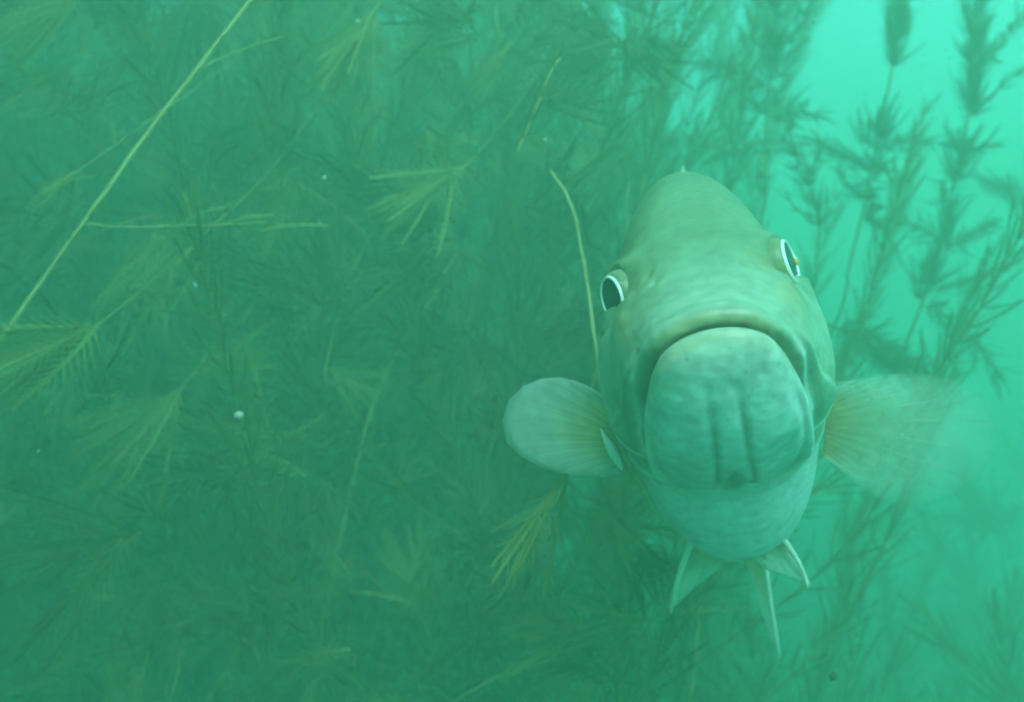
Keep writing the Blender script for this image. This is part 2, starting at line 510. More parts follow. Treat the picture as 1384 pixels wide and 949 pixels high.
# ---- fins
def fin_material(name, inner, outer, clear, length):
    """translucent fin skin: tint runs from the fleshy base to the clear edge (by the vertex attribute)"""
    M = Mat(name)
    a = M.n('ShaderNodeAttribute', attribute_name='span')
    sep = M.n('ShaderNodeSeparateColor')
    M.l(a.outputs['Color'], sep.inputs[0])
    rp = M.n('ShaderNodeValToRGB')
    rp.color_ramp.elements[0].position = .05; rp.color_ramp.elements[1].position = .6
    rp.color_ramp.elements[0].color = (*inner, 1); rp.color_ramp.elements[1].color = (*outer, 1)
    M.l(sep.outputs[0], rp.inputs['Fac'])
    tc = M.n('ShaderNodeTexCoord')
    no = M.n('ShaderNodeTexNoise', Scale=160.0, Detail=4.0)
    M.l(tc.outputs['Object'], no.inputs['Vector'])
    mr = M.n('ShaderNodeMapRange'); mr.inputs['To Min'].default_value = .65; mr.inputs['To Max'].default_value = 1.3
    M.l(no.outputs['Fac'], mr.inputs['Value'])
    vm = M.n('ShaderNodeVectorMath', operation='SCALE')
    M.l(rp.outputs[0], vm.inputs[0]); M.l(mr.outputs[0], vm.inputs['Scale'])
    d = M.n('ShaderNodeBsdfDiffuse'); t = M.n('ShaderNodeBsdfTranslucent'); tr = M.n('ShaderNodeBsdfTransparent')
    M.l(vm.outputs[0], d.inputs['Color']); M.l(vm.outputs[0], t.inputs['Color'])
    m1 = M.n('ShaderNodeMixShader', Fac=.5)
    M.l(d.outputs[0], m1.inputs[1]); M.l(t.outputs[0], m1.inputs[2])
    m2 = M.n('ShaderNodeMixShader')
    cl = M.n('ShaderNodeMapRange'); cl.inputs['To Min'].default_value = clear[0]; cl.inputs['To Max'].default_value = clear[1]
    M.l(sep.outputs[0], cl.inputs['Value']); M.l(cl.outputs[0], m2.inputs[0])
    M.l(m1.outputs[0], m2.inputs[1]); M.l(tr.outputs[0], m2.inputs[2])
    M.l(m2.outputs[0], M.out.inputs['Surface'])
    return M.m

def make_fin(name, base, tips, mat, ray_mat, bow=(0, 0, 0), thick=.018, m=12, ray_r=.035, label=None, scallop=.03):
    """base, tips: matching lists of points in cm (one pair per ray); membrane plus one child per ray"""
    B = np.array(base, float); T = np.array(tips, float); n = len(B)
    bow = np.array(bow, float)
    sub = 3
    u = np.linspace(0, n - 1, (n - 1) * sub + 1)
    def lerp(A):
        i = np.minimum(u.astype(int), n - 2); f = (u - i)[:, None]
        return A[i] * (1 - f) + A[i + 1] * f
    Bu, Tu = lerp(B), lerp(T)
    dip = (1 - scallop * np.sin(math.pi * (u % 1)))[:, None]
    Tu = Bu + (Tu - Bu) * dip
    v = np.linspace(0, 1, m)
    G = Bu[:, None] + (Tu - Bu)[:, None] * v[None, :, None] + (bow * 1.0)[None, None] * (np.sin(v * math.pi * .75))[None, :, None]
    du = np.gradient(G, axis=0); dv = np.gradient(G, axis=1)
    N = np.cross(du, dv); N /= np.linalg.norm(N, axis=2, keepdims=True) + 1e-9
    th = thick * (1.2 - v)[None, :, None]
    wob = (.012 * np.cos(2 * math.pi * u))[:, None, None]
    A = (G + N * (th + wob)).reshape(-1, 3); Bk = (G - N * (th - wob)).reshape(-1, 3)
    nu = len(u)
    F = []
    idx = lambda i, j, s: s * nu * m + i * m + j
    for i in range(nu - 1):
        for j in range(m - 1):
            F.append((idx(i, j, 0), idx(i + 1, j, 0), idx(i + 1, j + 1, 0), idx(i, j + 1, 0)))
            F.append((idx(i, j, 1), idx(i, j + 1, 1), idx(i + 1, j + 1, 1), idx(i + 1, j, 1)))
    for i in range(nu - 1):
        F.append((idx(i, m - 1, 0), idx(i + 1, m - 1, 0), idx(i + 1, m - 1, 1), idx(i, m - 1, 1)))
        F.append((idx(i, 0, 0), idx(i, 0, 1), idx(i + 1, 0, 1), idx(i + 1, 0, 0)))
    for j in range(m - 1):
        F.append((idx(0, j, 0), idx(0, j + 1, 0), idx(0, j + 1, 1), idx(0, j, 1)))
        F.append((idx(nu - 1, j, 0), idx(nu - 1, j, 1), idx(nu - 1, j + 1, 1), idx(nu - 1, j + 1, 0)))
    me = mesh_from(name, np.concatenate([A, Bk]) * cm, np.array(F))
    sp = np.tile(np.repeat(v[None], nu, 0).ravel(), 2)
    set_color_attr(me, 'span', np.stack([sp] * 3, 1))
    o = obj(name, me, mat, fish)
    if label: o['label'] = label
    for i in range(n):
        pts = B[i] + (T[i] - B[i]) * v[:, None] * .99 + bow * np.sin(v * math.pi * .75)[:, None]
        tv, tf = tube(pts * cm, ray_r * cm, ray_r * .25 * cm, 5)
        rm = mesh_from('fin_ray', tv, tf)
        set_color_attr(rm, 'span', np.stack([np.r_[np.repeat(v, 5), 0, 1]] * 3, 1))
        obj('fin_ray', rm, ray_mat, o)
    return o

m_pect = fin_material('pectoral_fin_skin', (.66, .62, .20), (.66, .76, .66), (.05, .40), 1)
m_pect_clear = fin_material('clear_fin_skin', (.40, .34, .14), (.66, .76, .64), (.38, .96), 1)
m_ray = fin_material('fin_ray_skin', (.70, .62, .24), (.8, .88, .8), (.3, .8), 1)
m_fin = fin_material('belly_fin_skin', (.75, .70, .36), (.9, .95, .85), (.0, .04), 1)
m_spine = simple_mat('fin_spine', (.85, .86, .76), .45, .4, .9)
FM_INV = fish.matrix_world.inverted()
def fl(px, py, depth):
    """photo pixel and depth -> point in the fish's own frame, in cm"""
    return np.array(FM_INV @ at(px, py, depth * FSC)) / cm
def resample(pts, n):
    P = np.array(pts, float)
    s = np.r_[0, np.cumsum(np.linalg.norm(np.diff(P, axis=0), axis=1))]
    t = np.linspace(0, s[-1], n)
    return np.stack([np.interp(t, s, P[:, c]) for c in range(3)], 1)
def fin_px(name, base, tips, n, mat, ray_mat, **kw):
    b = resample([fl(*p) for p in base], n); t = resample([fl(*p) for p in tips], n)
    return make_fin(name, b, t, mat, ray_mat, **kw)

pf = fin_px('pectoral_fin', [(826, 552, .298), (832, 590, .297), (846, 632, .296)],
       [(806, 532, .300), (770, 513, .307), (735, 515, .313), (705, 527, .318), (686, 548, .321), (679, 578, .322), (688, 607, .320), (716, 628, .315), (752, 641, .309), (795, 649, .302), (838, 648, .297)],
       14, m_pect, m_ray, bow=(0, -.25, .1), scallop=.008, ray_r=.022, label='rounded fin held out to the left, yellow near its root')
pr = fin_px('pectoral_fin', [(1112, 532, .300), (1116, 575, .299), (1112, 618, .298)],
       [(1135, 520, .304), (1190, 510, .315), (1250, 506, .326), (1308, 520, .334), (1345, 552, .337), (1350, 606, .335), (1322, 655, .331), (1270, 685, .324), (1212, 690, .317), (1160, 664, .308), (1128, 634, .302)],
       16, m_pect_clear, m_ray, bow=(0, -.2, .1), scallop=.01, ray_r=.022, label='nearly clear fin fanned out to the right with a brown root')
# pale fleshy root of the left pectoral
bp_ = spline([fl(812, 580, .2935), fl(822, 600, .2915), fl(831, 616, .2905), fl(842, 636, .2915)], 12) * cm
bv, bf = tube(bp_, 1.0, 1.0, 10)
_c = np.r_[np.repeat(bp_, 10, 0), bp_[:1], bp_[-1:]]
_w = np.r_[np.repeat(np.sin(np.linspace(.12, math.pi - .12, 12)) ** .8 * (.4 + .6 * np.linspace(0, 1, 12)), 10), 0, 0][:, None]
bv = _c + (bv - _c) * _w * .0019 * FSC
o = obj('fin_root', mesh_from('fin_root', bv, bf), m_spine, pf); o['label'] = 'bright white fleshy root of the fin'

fin_px('pelvic_fin', [(938, 722, .314), (958, 738, .313), (990, 750, .312)], [(906, 829, .319), (922, 816, .319), (944, 793, .319), (978, 768, .318)],
       6, m_fin, m_fin, bow=(-.15, 0, 0), ray_r=.02, label='left belly fin with a pale leading edge')
fin_px('pelvic_fin', [(1045, 712, .312), (1028, 732, .311), (1002, 748, .310)], [(1092, 794, .316), (1080, 791, .316), (1058, 781, .316), (1022, 768, .315)],
       6, m_fin, m_fin, bow=(.15, 0, 0), ray_r=.02, label='right belly fin with a pale leading edge')
for pts, par in (([(939, 720, .311), (922, 764, .312), (912, 798, .315), (906, 830, .318)], 'pelvic_fin'), ([(1045, 711, .309), (1068, 742, .310), (1084, 770, .313), (1092, 796, .315)], 'pelvic_fin.001')):
    tv, tf = tube(spline([fl(*p) for p in pts], 14) * cm, .0011 * FSC, .0004 * FSC, 8)
    obj('fin_spine', mesh_from('fin_spine', tv, tf), m_spine, bpy.data.objects[par])
fin_px('anal_fin', [(1030, 745, .385), (1018, 748, .41), (1004, 750, .44)], [(1053, 889, .39), (1047, 884, .405), (1038, 862, .425), (1024, 815, .445)],
       9, m_fin, m_ray, bow=(.1, 0, 0), label='narrow fin under the tail hanging straight down')
tv, tf = tube(spline([fl(1033, 750, .384), fl(1040, 800, .384), fl(1053, 890, .389)], 12) * cm, .0011 * FSC, .0004 * FSC, 8)
obj('fin_spine', mesh_from('fin_spine', tv, tf), m_spine, bpy.data.objects['anal_fin'])
# dorsal fin and tail, mostly hidden behind the body
db = [(0, y, float(prof(TOP, np.array([y]))[0]) - .15) for y in np.linspace(9.6, 23.5, 19)]
dh = [.55 * q_ for q_ in [.35, .8, 1.25, 1.5, 1.6, 1.55, 1.4, 1.25, 1.1, 1.1, 1.5, 2.0, 2.3, 2.4, 2.3, 2.1, 1.8, 1.4, .9]]
make_fin('dorsal_fin', db, [(b[0] + .25, b[1] + .9 * h_, b[2] + h_) for b, h_ in zip(db, dh)], m_fin, m_ray, scallop=.12, label='low spiny fin along the back')
make_fin('tail_fin', [(0, 31.2, z) for z in np.linspace(-1.4, 1.7, 13)],
         [(0, 31.2 + 5.5 - 1.3 * math.cos(math.pi * t / 2) , .15 + 4.2 * t) for t in np.linspace(-1, 1, 13)], m_fin, m_ray, label='fan-shaped tail fin')

# ================================================================== the water, the lake bed and the weeds
WATER_TOP = 1.95
BED_HALF = 16.0

# ---- lake bed
gn = 161
gxx = np.linspace(-1, 1, gn); gxx = np.sign(gxx) * np.abs(gxx) ** 2.2 * BED_HALF
GX, GY = np.meshgrid(gxx, gxx, indexing='ij')
GZ = .035 * np.sin(GX * 2.1 + 1.3) * np.cos(GY * 1.7) + .02 * np.sin(GX * 5.3 + GY * 4.1) + .012 * rng.normal(size=GX.shape)
ii = np.arange(gn * gn).reshape(gn, gn)
bedF = np.stack([ii[:-1, :-1].ravel(), ii[1:, :-1].ravel(), ii[1:, 1:].ravel(), ii[:-1, 1:].ravel()], 1)
M = Mat('silt')
c_, f_, tc_ = noise_ramp(M, 3.0, (.10, .10, .06), (.22, .21, .13), detail=8)
b_ = M.n('ShaderNodeBsdfPrincipled', Roughness=.95)
bp = M.n('ShaderNodeBump', Strength=.6, Distance=.02)
n_ = M.n('ShaderNodeTexNoise', Scale=30.0, Detail=6.0)
M.l(tc_.outputs['Object'], n_.inputs['Vector']); M.l(n_.outputs['Fac'], bp.inputs['Height'])
M.l(bp.outputs[0], b_.inputs['Normal']); M.l(c_, b_.inputs['Base Color']); M.l(b_.outputs[0], M.out.inputs['Surface'])
bed = obj('lake_bed', mesh_from('lake_bed', np.stack([GX, GY, GZ], -1).reshape(-1, 3), bedF), M.m)
tag(bed, kind='structure')

# ---- the murky water itself
bx0, bx1, bz0, bz1 = -BED_HALF - 1, BED_HALF + 1, -1.2, WATER_TOP
hv = [(x, y, z) for x in (bx0, bx1) for y in (bx0, bx1) for z in (bz0, bz1)]
hf = [(0, 1, 3, 2), (4, 6, 7, 5), (0, 4, 5, 1), (2, 3, 7, 6), (0, 2, 6, 4), (1, 5, 7, 3)]
M = Mat('green_water')
pv = M.n('ShaderNodeVolumePrincipled')
pv.inputs['Color'].default_value = (.235, .57, .38, 1)
pv.inputs['Absorption Color'].default_value = (.0, .40, .25, 1)
pv.inputs['Density'].default_value = 1.2
pv.inputs['Anisotropy'].default_value = .2
M.l(pv.outputs[0], M.out.inputs['Volume'])
haze = obj('haze', mesh_from('haze', hv, hf, False), M.m)
tag(haze, 'murky blue-green lake water filling the whole view', 'water', kind='stuff')

# ---- materials of the weeds
m_leaf = leaf_material('weed_leaf', (.055, .075, .012), (.16, .18, .03), .4)
m_leaf_pale = leaf_material('weed_leaf_pale', (.16, .19, .045), (.30, .33, .10), .4)
m_leaf_dark = leaf_material('weed_leaf_dark', (.05, .085, .03), (.10, .15, .05), .35)
m_stem = leaf_material('weed_stem', (.10, .14, .03), (.2, .24, .06), .1)
m_stem_mid = leaf_material('weed_stem_olive', (.2, .22, .06), (.34, .34, .11), .1)
m_stem_pale = leaf_material('weed_stem_straw', (.42, .40, .13), (.62, .58, .24), .1)

def unit(v):
    return v / (np.linalg.norm(v) + 1e-12)

_FT = {}
def feather_template(n, wl, seg, spread):
    """coefficients (along the leaf, sideways, lift, normal) of one pinnate leaf of length 1: a thread midrib and n pairs of thread leaflets"""
    key = (n, round(wl, 4), seg, spread)
    if key in _FT: return _FT[key]
    t = np.linspace(0, 1, n + 1)
    rib = lambda u: np.array([u, 0, .35 * u * u, 0])
    K = []; F = []
    m = 3
    for i in range(m):
        k0 = len(K); u0, u1 = i / m, (i + 1) / m; ww = wl * 1.4
        K += [rib(u0) - [0, ww, 0, 0], rib(u0) + [0, ww, 0, 0], rib(u1) + [0, ww * .7, 0, 0], rib(u1) - [0, ww * .7, 0, 0]]
        F += [(k0, k0 + 1, k0 + 2), (k0, k0 + 2, k0 + 3)]
    for i in range(1, n + 1):
        tl = t[i]; sl = seg * (1 - .72 * tl) * (.55 + .45 * min(1, tl * 5))
        for sg in (-1, 1):
            v = np.array([.75 + .5 * tl, sg * spread, .35 * tl, .12]); v /= np.linalg.norm(v)
            k0 = len(K)
            K += [rib(tl) - [wl, 0, 0, 0], rib(tl) + [wl, 0, 0, 0], rib(tl) + v * sl]
            F += [(k0, k0 + 1, k0 + 2)]
    _FT[key] = (np.array(K), np.array(F))
    return _FT[key]

def feather(G, p, d, side, lift, L, n=11, w=.0005, seg=.36, spread=.75):
    K, F = feather_template(n, w / .04, seg, spread)
    Bs = np.array([d, side, lift, unit(np.cross(d, side))]) * L
    G.add(p + K @ Bs, F)

def whorls(G, path, r, spacing, L0, L1, a0, a1, start=.1, per=4, n=11, w=.0005, droop=0.0, seg=.46):
    """rings of feathery leaves up a stem path (root to tip)"""
    s = np.r_[0, np.cumsum(np.linalg.norm(np.diff(path, axis=0), axis=1))]
    tot = s[-1]
    u = start * tot
    k = 0
    while u < tot:
        f = u / tot
        p = np.array([np.interp(u, s, path[:, c]) for c in range(3)])
        q = np.array([np.interp(min(u + .004, tot), s, path[:, c]) for c in range(3)])
        q0 = np.array([np.interp(max(u - .004, 0), s, path[:, c]) for c in range(3)])
        T = unit(q - q0)
        A = unit(np.cross(T, np.array([.3, .8, .25]))); B = np.cross(T, A)
        L = (L0 + (L1 - L0) * f) * (1 if f < .93 else .6)
        ang = a0 + (a1 - a0) * f
        for j in range(per):
            if r.random() < .1: continue
            ph = k * .8 + 2 * math.pi * j / per + r.normal() * .15
            rad = math.cos(ph) * A + math.sin(ph) * B
            aa = ang + r.normal() * .18
            d = unit(T * math.cos(aa) + rad * math.sin(aa) + np.array([0, 0, -droop]))
            side = unit(np.cross(d, T) + r.normal(size=3) * .15)
            lift = unit(T - .2 * rad)
            feather(G, p, d, side, lift, L * (.75 + .5 * r.random()), n, w, seg, .95)
        u += spacing * (1.15 - .55 * f) * (.8 + .4 * r.random())
        k += 1

def branchy_weed(seed, H, leaf, spacing, branches=3, lean=.25, w=.0005, n=10, start=.12, a0=1.25, a1=.55):
    """stem geometry and leaf geometry of one rooted plant, base at the origin"""
    r = np.random.default_rng(seed)
    ld = r.normal(size=2); ld /= np.linalg.norm(ld)
    S = Geo(); Lf = Geo()
    ctrl = []
    for i in range(5):
        f = i / 4
        wob = r.normal(size=2) * .03 * (f > 0)
        ctrl.append((ld[0] * lean * H * f ** 1.6 + wob[0], ld[1] * lean * H * f ** 1.6 + wob[1], H * f))
    path = spline(ctrl, 26)
    S.add(*tube(path, .0021, .0009, 5))
    whorls(Lf, path, r, spacing, leaf, leaf * .75, a0, a1, start, 4, n, w)
    for b in range(branches):
        i = int(r.uniform(6, 20)); p0 = path[i]
        ph = r.uniform(0, 2 * math.pi); ln = H * r.uniform(.2, .4)
        e = p0 + np.array([math.cos(ph) * ln * .55, math.sin(ph) * ln * .55, ln * .8])
        m1 = p0 + np.array([math.cos(ph) * ln * .33, math.sin(ph) * ln * .33, ln * .3])
        bp_ = spline([p0, m1, e], 12)
        S.add(*tube(bp_, .0013, .0007, 5))
        whorls(Lf, bp_, r, spacing, leaf * .9, leaf * .65, a0, a1, .12, 4, n, w)
    Lf.lean = math.atan2(ld[1], ld[0])
    return S, Lf

def plant(name, label, cat, S, Lf, loc, stem_mat, leaf_mat, group=None, rot=(0, 0, 0), scale=1.0):
    root = bpy.data.objects.new(name, None)
    C.objects.link(root)
    root.empty_display_size = .02
    root.location = loc; root.rotation_euler = rot; root.scale = (scale,) * 3
    tag(root, label, cat, group)
    if S is not None:
        obj('stem', S if isinstance(S, bpy.types.Mesh) else S.mesh('stem'), stem_mat, root)
    if Lf is not None:
        lo = obj('foliage', Lf if isinstance(Lf, bpy.types.Mesh) else Lf.mesh('foliage', False), leaf_mat, root)
        lo['kind'] = 'stuff'
    return root

# ---- the dense weed bed on the left: one mass, with single plants standing out of it
protos = []
for i in range(7):
    protos.append(branchy_weed(100 + i, 1.15 + .09 * i, .038, .0165, branches=5, lean=.12 + .04 * i, w=.0008, n=9, a0=1.15, a1=.6))
far_protos = [branchy_weed(150 + i, 1.25 + .07 * i, .046, .028, branches=5, lean=.12 + .05 * i, w=.0015, n=6, a0=1.2, a1=.6) for i in range(6)]
proto_meshes = [(S.mesh('stem'), L.mesh('foliage', False)) for S, L in protos]
for S_, L_ in proto_meshes:
    S_.materials.append(m_stem); L_.materials.append(m_leaf)

def edge_x(y):
    """right-hand edge of the weed bed: it opens to clear water on the right"""
    return (.05 + .08 * sstep(.85, 1.2, np.float64(y))) * y
r = np.random.default_rng(21)
def turn_away(L, lo=15, hi=165):
    """rotation about z that makes a plant lean sideways or away from the lens"""
    return R(r.uniform(lo, hi)) - L.lean
ORD = ['leftmost', 'second', 'third', 'fourth', 'fifth', 'sixth', 'seventh', 'eighth', 'ninth', 'tenth', 'eleventh', 'twelfth', 'thirteenth', 'fourteenth']
i = 0
for row, y0, y1, cnt in (('front', .68, .82, 12), ('middle', .88, 1.04, 13), ('back', 1.1, 1.3, 14)):
    for k in range(cnt):
        y = r.uniform(y0, y1)
        xl, xr = -.50 * y - .06, edge_x(y)
        x = xl + (xr - xl) * (k + .5 + r.uniform(-.3, .3)) / cnt
        S_, L_ = (q.copy() for q in proto_meshes[(i * 3 + 1) % 7])      # a mesh of its own renders faster than overlapping instances
        which = ('leftmost feathery weed stalk in the %s row of the weed bed' % row) if k == 0 else ('%s feathery weed stalk from the left in the %s row of the weed bed' % (ORD[k], row))
        plant('milfoil_plant', which, 'water weed', S_, L_, (x, y, 0), m_stem, m_leaf, 'milfoil stalks of the weed bed',
              (r.normal() * .04, .03 + r.normal() * .05, turn_away(protos[(i * 3 + 1) % 7][1])), r.uniform(.88, 1.08))
        i += 1
# the mass behind them
gs, gl = Geo(), Geo()
for k in range(98):
    if k < 84:
        y = r.uniform(.95, 2.1); x = r.uniform(-.6 * y - .15, edge_x(y) + .04)
    else:                                                # the bed goes on past the left edge of the view and round behind it
        y = r.uniform(-1.3, .75); x = r.uniform(-1.7, -.52) - .12 * max(y, 0)
    S, L = far_protos[k % 6]
    E_ = Matrix.Translation((x, y, 0)) @ Euler((r.normal() * .05, .04 + r.normal() * .06, turn_away(L))).to_matrix().to_4x4() @ Matrix.Scale(r.uniform(.88, 1.12), 4)
    A_ = np.array(E_)
    for src, dst in ((S, gs), (L, gl)):
        V, F = src.arrays()
        dst.add(V @ A_[:3, :3].T + A_[:3, 3], F)
wb = tag(bpy.data.objects.new('weed_bed', None), 'dense far mass of green water weed behind the nearer stalks', 'weed bed', kind='stuff')
C.objects.link(wb)
tag(obj('stems', gs.mesh('stems'), m_stem, wb), kind='stuff')
tag(obj('foliage', gl.mesh('foliage', False), m_leaf, wb), kind='stuff')

# ---- weed mat added above the view, unseen, to shade the water on the left
G = Geo()
for k in range(200):
    x = r.uniform(-2.1, -.14); y = r.uniform(-2.4, 2.0); a = r.normal() * .5 + .4
    ln = r.uniform(.7, 1.3)
    c0 = np.array([x - math.cos(a) * ln, y - math.sin(a) * ln * .5, 1.70 + r.uniform(0, .08)]); c2 = np.array([min(x, -.12), y + math.sin(a) * ln * .5, 1.78 + r.uniform(0, .08)])
    P = spline([c0, (c0 + c2) / 2 + r.normal(size=3) * np.array([.08, .08, .02]), c2], 16)
    G.add(*tube(P, .002, .001, 4))
    whorls(G, P, r, .05, .085, .07, 1.3, .8, .03, 6, 5, .0042, 0, .6)
V_, F_ = G.arrays(); V_[:, 2] = np.minimum(V_[:, 2], 1.93)
sm = tag(obj('shading_mat', mesh_from('shading_mat', V_, F_, False), m_leaf), 'unseen mat of weed tops added at the surface to shade the left water', 'shading mat', kind='stuff')

# ---- single plants that stand out: built from a path of (photo pixel, distance) points
def pth(pts, n=30):
    return spline([at(*p) for p in pts], n)
def to_bed(p, dx=0.0, dy=0.0, nxt=None):
    """control points that carry a stem from a point down to its root in the lake bed"""
    p = np.array(list(p))
    if nxt is not None:                                  # leave along the stem's own direction, then sink back into the murk
        t = p - np.array(list(nxt)); t = t / np.linalg.norm(t)
        q = p + t * .10 + np.array([dx, dy, 0]) * .12
        return [np.array([p[0] + dx, p[1] + dy, -.02]), np.array([p[0] + dx * .9, p[1] + dy * .9, q[2] * .35]), q * .45 + .55 * np.array([p[0] + dx * .7, p[1] + dy * .7, q[2] * .55]), q]
    return [np.array([p[0] + dx, p[1] + dy, -.02]), np.array([p[0] + dx * .95, p[1] + dy * .95, p[2] * .35]), np.array([p[0] + dx * .65, p[1] + dy * .7, p[2] * .74])]

def path_at(path, u):
    s = np.r_[0, np.cumsum(np.linalg.norm(np.diff(path, axis=0), axis=1))]; s /= s[-1]
    f = lambda q: np.array([np.interp(np.clip(q, 0, 1), s, path[:, c]) for c in range(3)])
    return f(u), unit(f(u + .01) - f(u - .01))

def whorl(G, p, T, r, L, ang, per, n=15, w=.0008, seg=.58, curl=1.0, spread=.95, jit=.34):
    A = unit(np.cross(T, np.array([.3, .8, .25]))); B = np.cross(T, A)
    ph0 = r.uniform(0, 6.28)
    for j in range(per):
        ph = ph0 + 2 * math.pi * j / per + r.normal() * .15
        rad = math.cos(ph) * A + math.sin(ph) * B
        aa = ang + r.normal() * jit
        d = unit(T * math.cos(aa) + rad * math.sin(aa))
        feather(G, p, d, unit(np.cross(d, T) + r.normal(size=3) * .2), unit(T * curl - .25 * rad + r.normal(size=3) * .35) * r.uniform(.2, 2.4), L * r.uniform(.6, 1.2), n, w, seg, spread)

def root_of(path):
    return Vector(path[0])

def hero(name, label, cat, paths, radii, leaves, stem_mat, leaf_mat, group=None):
    """paths: list of stem paths (world); the first starts at the base. leaves: Geo in world space"""
    base = np.array(paths[0][0])
    if name in ('bare_stem', 'curved_stem', 'knotted_stem', 'stem_fragment'):      # kinks, leaf scars and scraps of algae on the bare stems
        leaves = leaves if leaves is not None else Geo()
        paths = [P + r.normal(size=P.shape) * .00012 for P in paths]
        for u in r.uniform(.12, .98, 45 if name != 'stem_fragment' else 14):
            p, T = path_at(paths[0], u)
            d = unit(r.normal(size=3) + T * .6)
            feather(leaves, p, d, unit(np.cross(d, T)), T, r.uniform(.003, .009), 4, .0018, .6, .8)
    root = bpy.data.objects.new(name, None); C.objects.link(root)
    root.location = Vector(base); root.empty_display_size = .02
    tag(root, label, cat, group)
    for k, (P, (r0, r1)) in enumerate(zip(paths, radii)):
        V, F = tube(P - base, r0, r1, 6)
        obj('stem' if k == 0 else 'side_branch', mesh_from('stem', V, F), stem_mat, root)
    if leaves is not None and leaves.n:
        V, F = leaves.arrays()
        lo = obj('foliage', mesh_from('foliage', V - base, F, False), leaf_mat, root); lo['kind'] = 'stuff'
    return root

r = np.random.default_rng(5)
m_stem_straw = leaf_material('weed_stem_dull_straw', (.28, .29, .09), (.46, .44, .17), .1)
# -- long straw-coloured stem slanting across the upper left
p0 = at(-60, 545, .50)
P = spline(to_bed(p0, -.12, .05) + [p0, at(0, 460, .50), at(110, 305, .51), at(192, 190, .52), at(265, 95, .53), at(345, -8, .545), at(430, -120, .56)], 60)
br = [pth([(112, 303, .51), (170, 307, .515), (240, 305, .52), (300, 304, .53), (360, 300, .54)], 14),
      pth([(265, 95, .53), (300, 78, .532), (345, 60, .535), (382, 50, .54)], 10),
      pth([(222, 146, .525), (205, 160, .53), (188, 168, .53)], 6)]
G = Geo()
for (a, b_, dd) in (((240, 305), (285, 268), .52), ((300, 304), (350, 278), .53), ((352, 312), (420, 288), .54), ((60, 262), (105, 225), .52), ((380, 50), (400, 42), .54), ((205, 60), (190, 20), .54), ((160, 305), (200, 282), .515)):
    A = np.array(at(*a, dd)); B = np.array(at(*b_, dd)); L = np.linalg.norm(B - A)
    feather(G, A, unit(B - A), np.array([0, .3, 1.0]) / 1.05, np.array([.6, 0, -.7]), L * 1.1, 10, .0006, .34)
hero('bare_stem', 'long straw-coloured stem slanting across the upper left corner', 'water weed', [P] + br, [(.0012, .0010)] + [(.0005, .0003)] * 3, G, m_stem_straw, m_leaf_pale)

# -- curved yellow stem running down behind the fish's left cheek
p1 = at(905, 720, .70)
P = spline(to_bed(p1, .05, .3, nxt=at(850, 630, .62)) + [p1, at(850, 630, .62), at(818, 545, .56), at(806, 470, .55), at(796, 400, .55), at(786, 340, .55), at(776, 290, .55), at(763, 258, .552), at(745, 232, .56)], 50)
hero('curved_stem', 'thin yellow stem curving down to the left cheek of the fish', 'water weed', [P], [(.0013, .0006)], None, m_stem_pale, m_leaf_pale)

# -- long thin stem through the middle of the weed bed, with a knot of leaves
p2 = at(418, 960, .64)
P = spline(to_bed(p2, -.02, 0) + [p2, at(432, 870, .64), at(447, 790, .64), at(468, 690, .64), at(487, 608, .64), at(500, 560, .645), at(522, 505, .65), at(552, 452, .66), at(600, 380, .68)], 50)
G = Geo()
kp = np.array(at(487, 608, .64)); T = unit(np.array([.3, .1, 1.0]))
whorl(G, kp, T, r, .034, 1.35, 7, 10, .0006, .3)
hero('knotted_stem', 'long thin upright stem with one knot of leaves, lower middle', 'water weed', [P], [(.0008, .0005)], G, m_stem_straw, m_leaf_pale)

# -- short thin stems
for nm, lb, pts, rd in (('stem_fragment', 'short thin pale stem high above the middle of the weed bed', [(700, 205, .52), (716, 166, .52), (730, 135, .52), (742, 102, .52), (757, 78, .53)], .0006),
                        ('stem_fragment', 'faint thin stem hanging left of the curved yellow stem', [(622, 475, .70), (634, 430, .70), (646, 370, .70), (668, 290, .71)], .0006),
                        ('stem_fragment', 'faint bent stem low in the left part of the weed bed', [(355, 905, .66), (335, 868, .66), (262, 838, .66), (212, 790, .66), (176, 742, .67)], .0008),
                        ('stem_fragment', 'faint forked twig near the lower left corner', [(250, 800, .66), (236, 770, .66), (228, 735, .66), (226, 700, .67)], .0006),
                        ('stem_fragment', 'faint bowed stem along the bottom edge below the fish', [(610, 950, .62), (690, 905, .62), (760, 872, .62), (830, 846, .63), (905, 830, .65), (1010, 822, .68)], .0008),
                        ('stem_fragment', 'faint upright twig at the bottom edge left of the belly fins', [(836, 960, .62), (842, 900, .62), (838, 850, .62), (815, 800, .63)], .0006)):
    P = pth(pts, 16)
    G = Geo()
    for u in r.uniform(.1, .95, 4):
        p, T = path_at(P, u)
        whorl(G, p, T, r, .022, .9, 3, 8, .0005, .3)
    hero(nm, lb, 'water weed', [P], [(rd, rd * .5)], G, m_stem_pale if 'short thin' in lb else m_stem_mid, m_leaf)

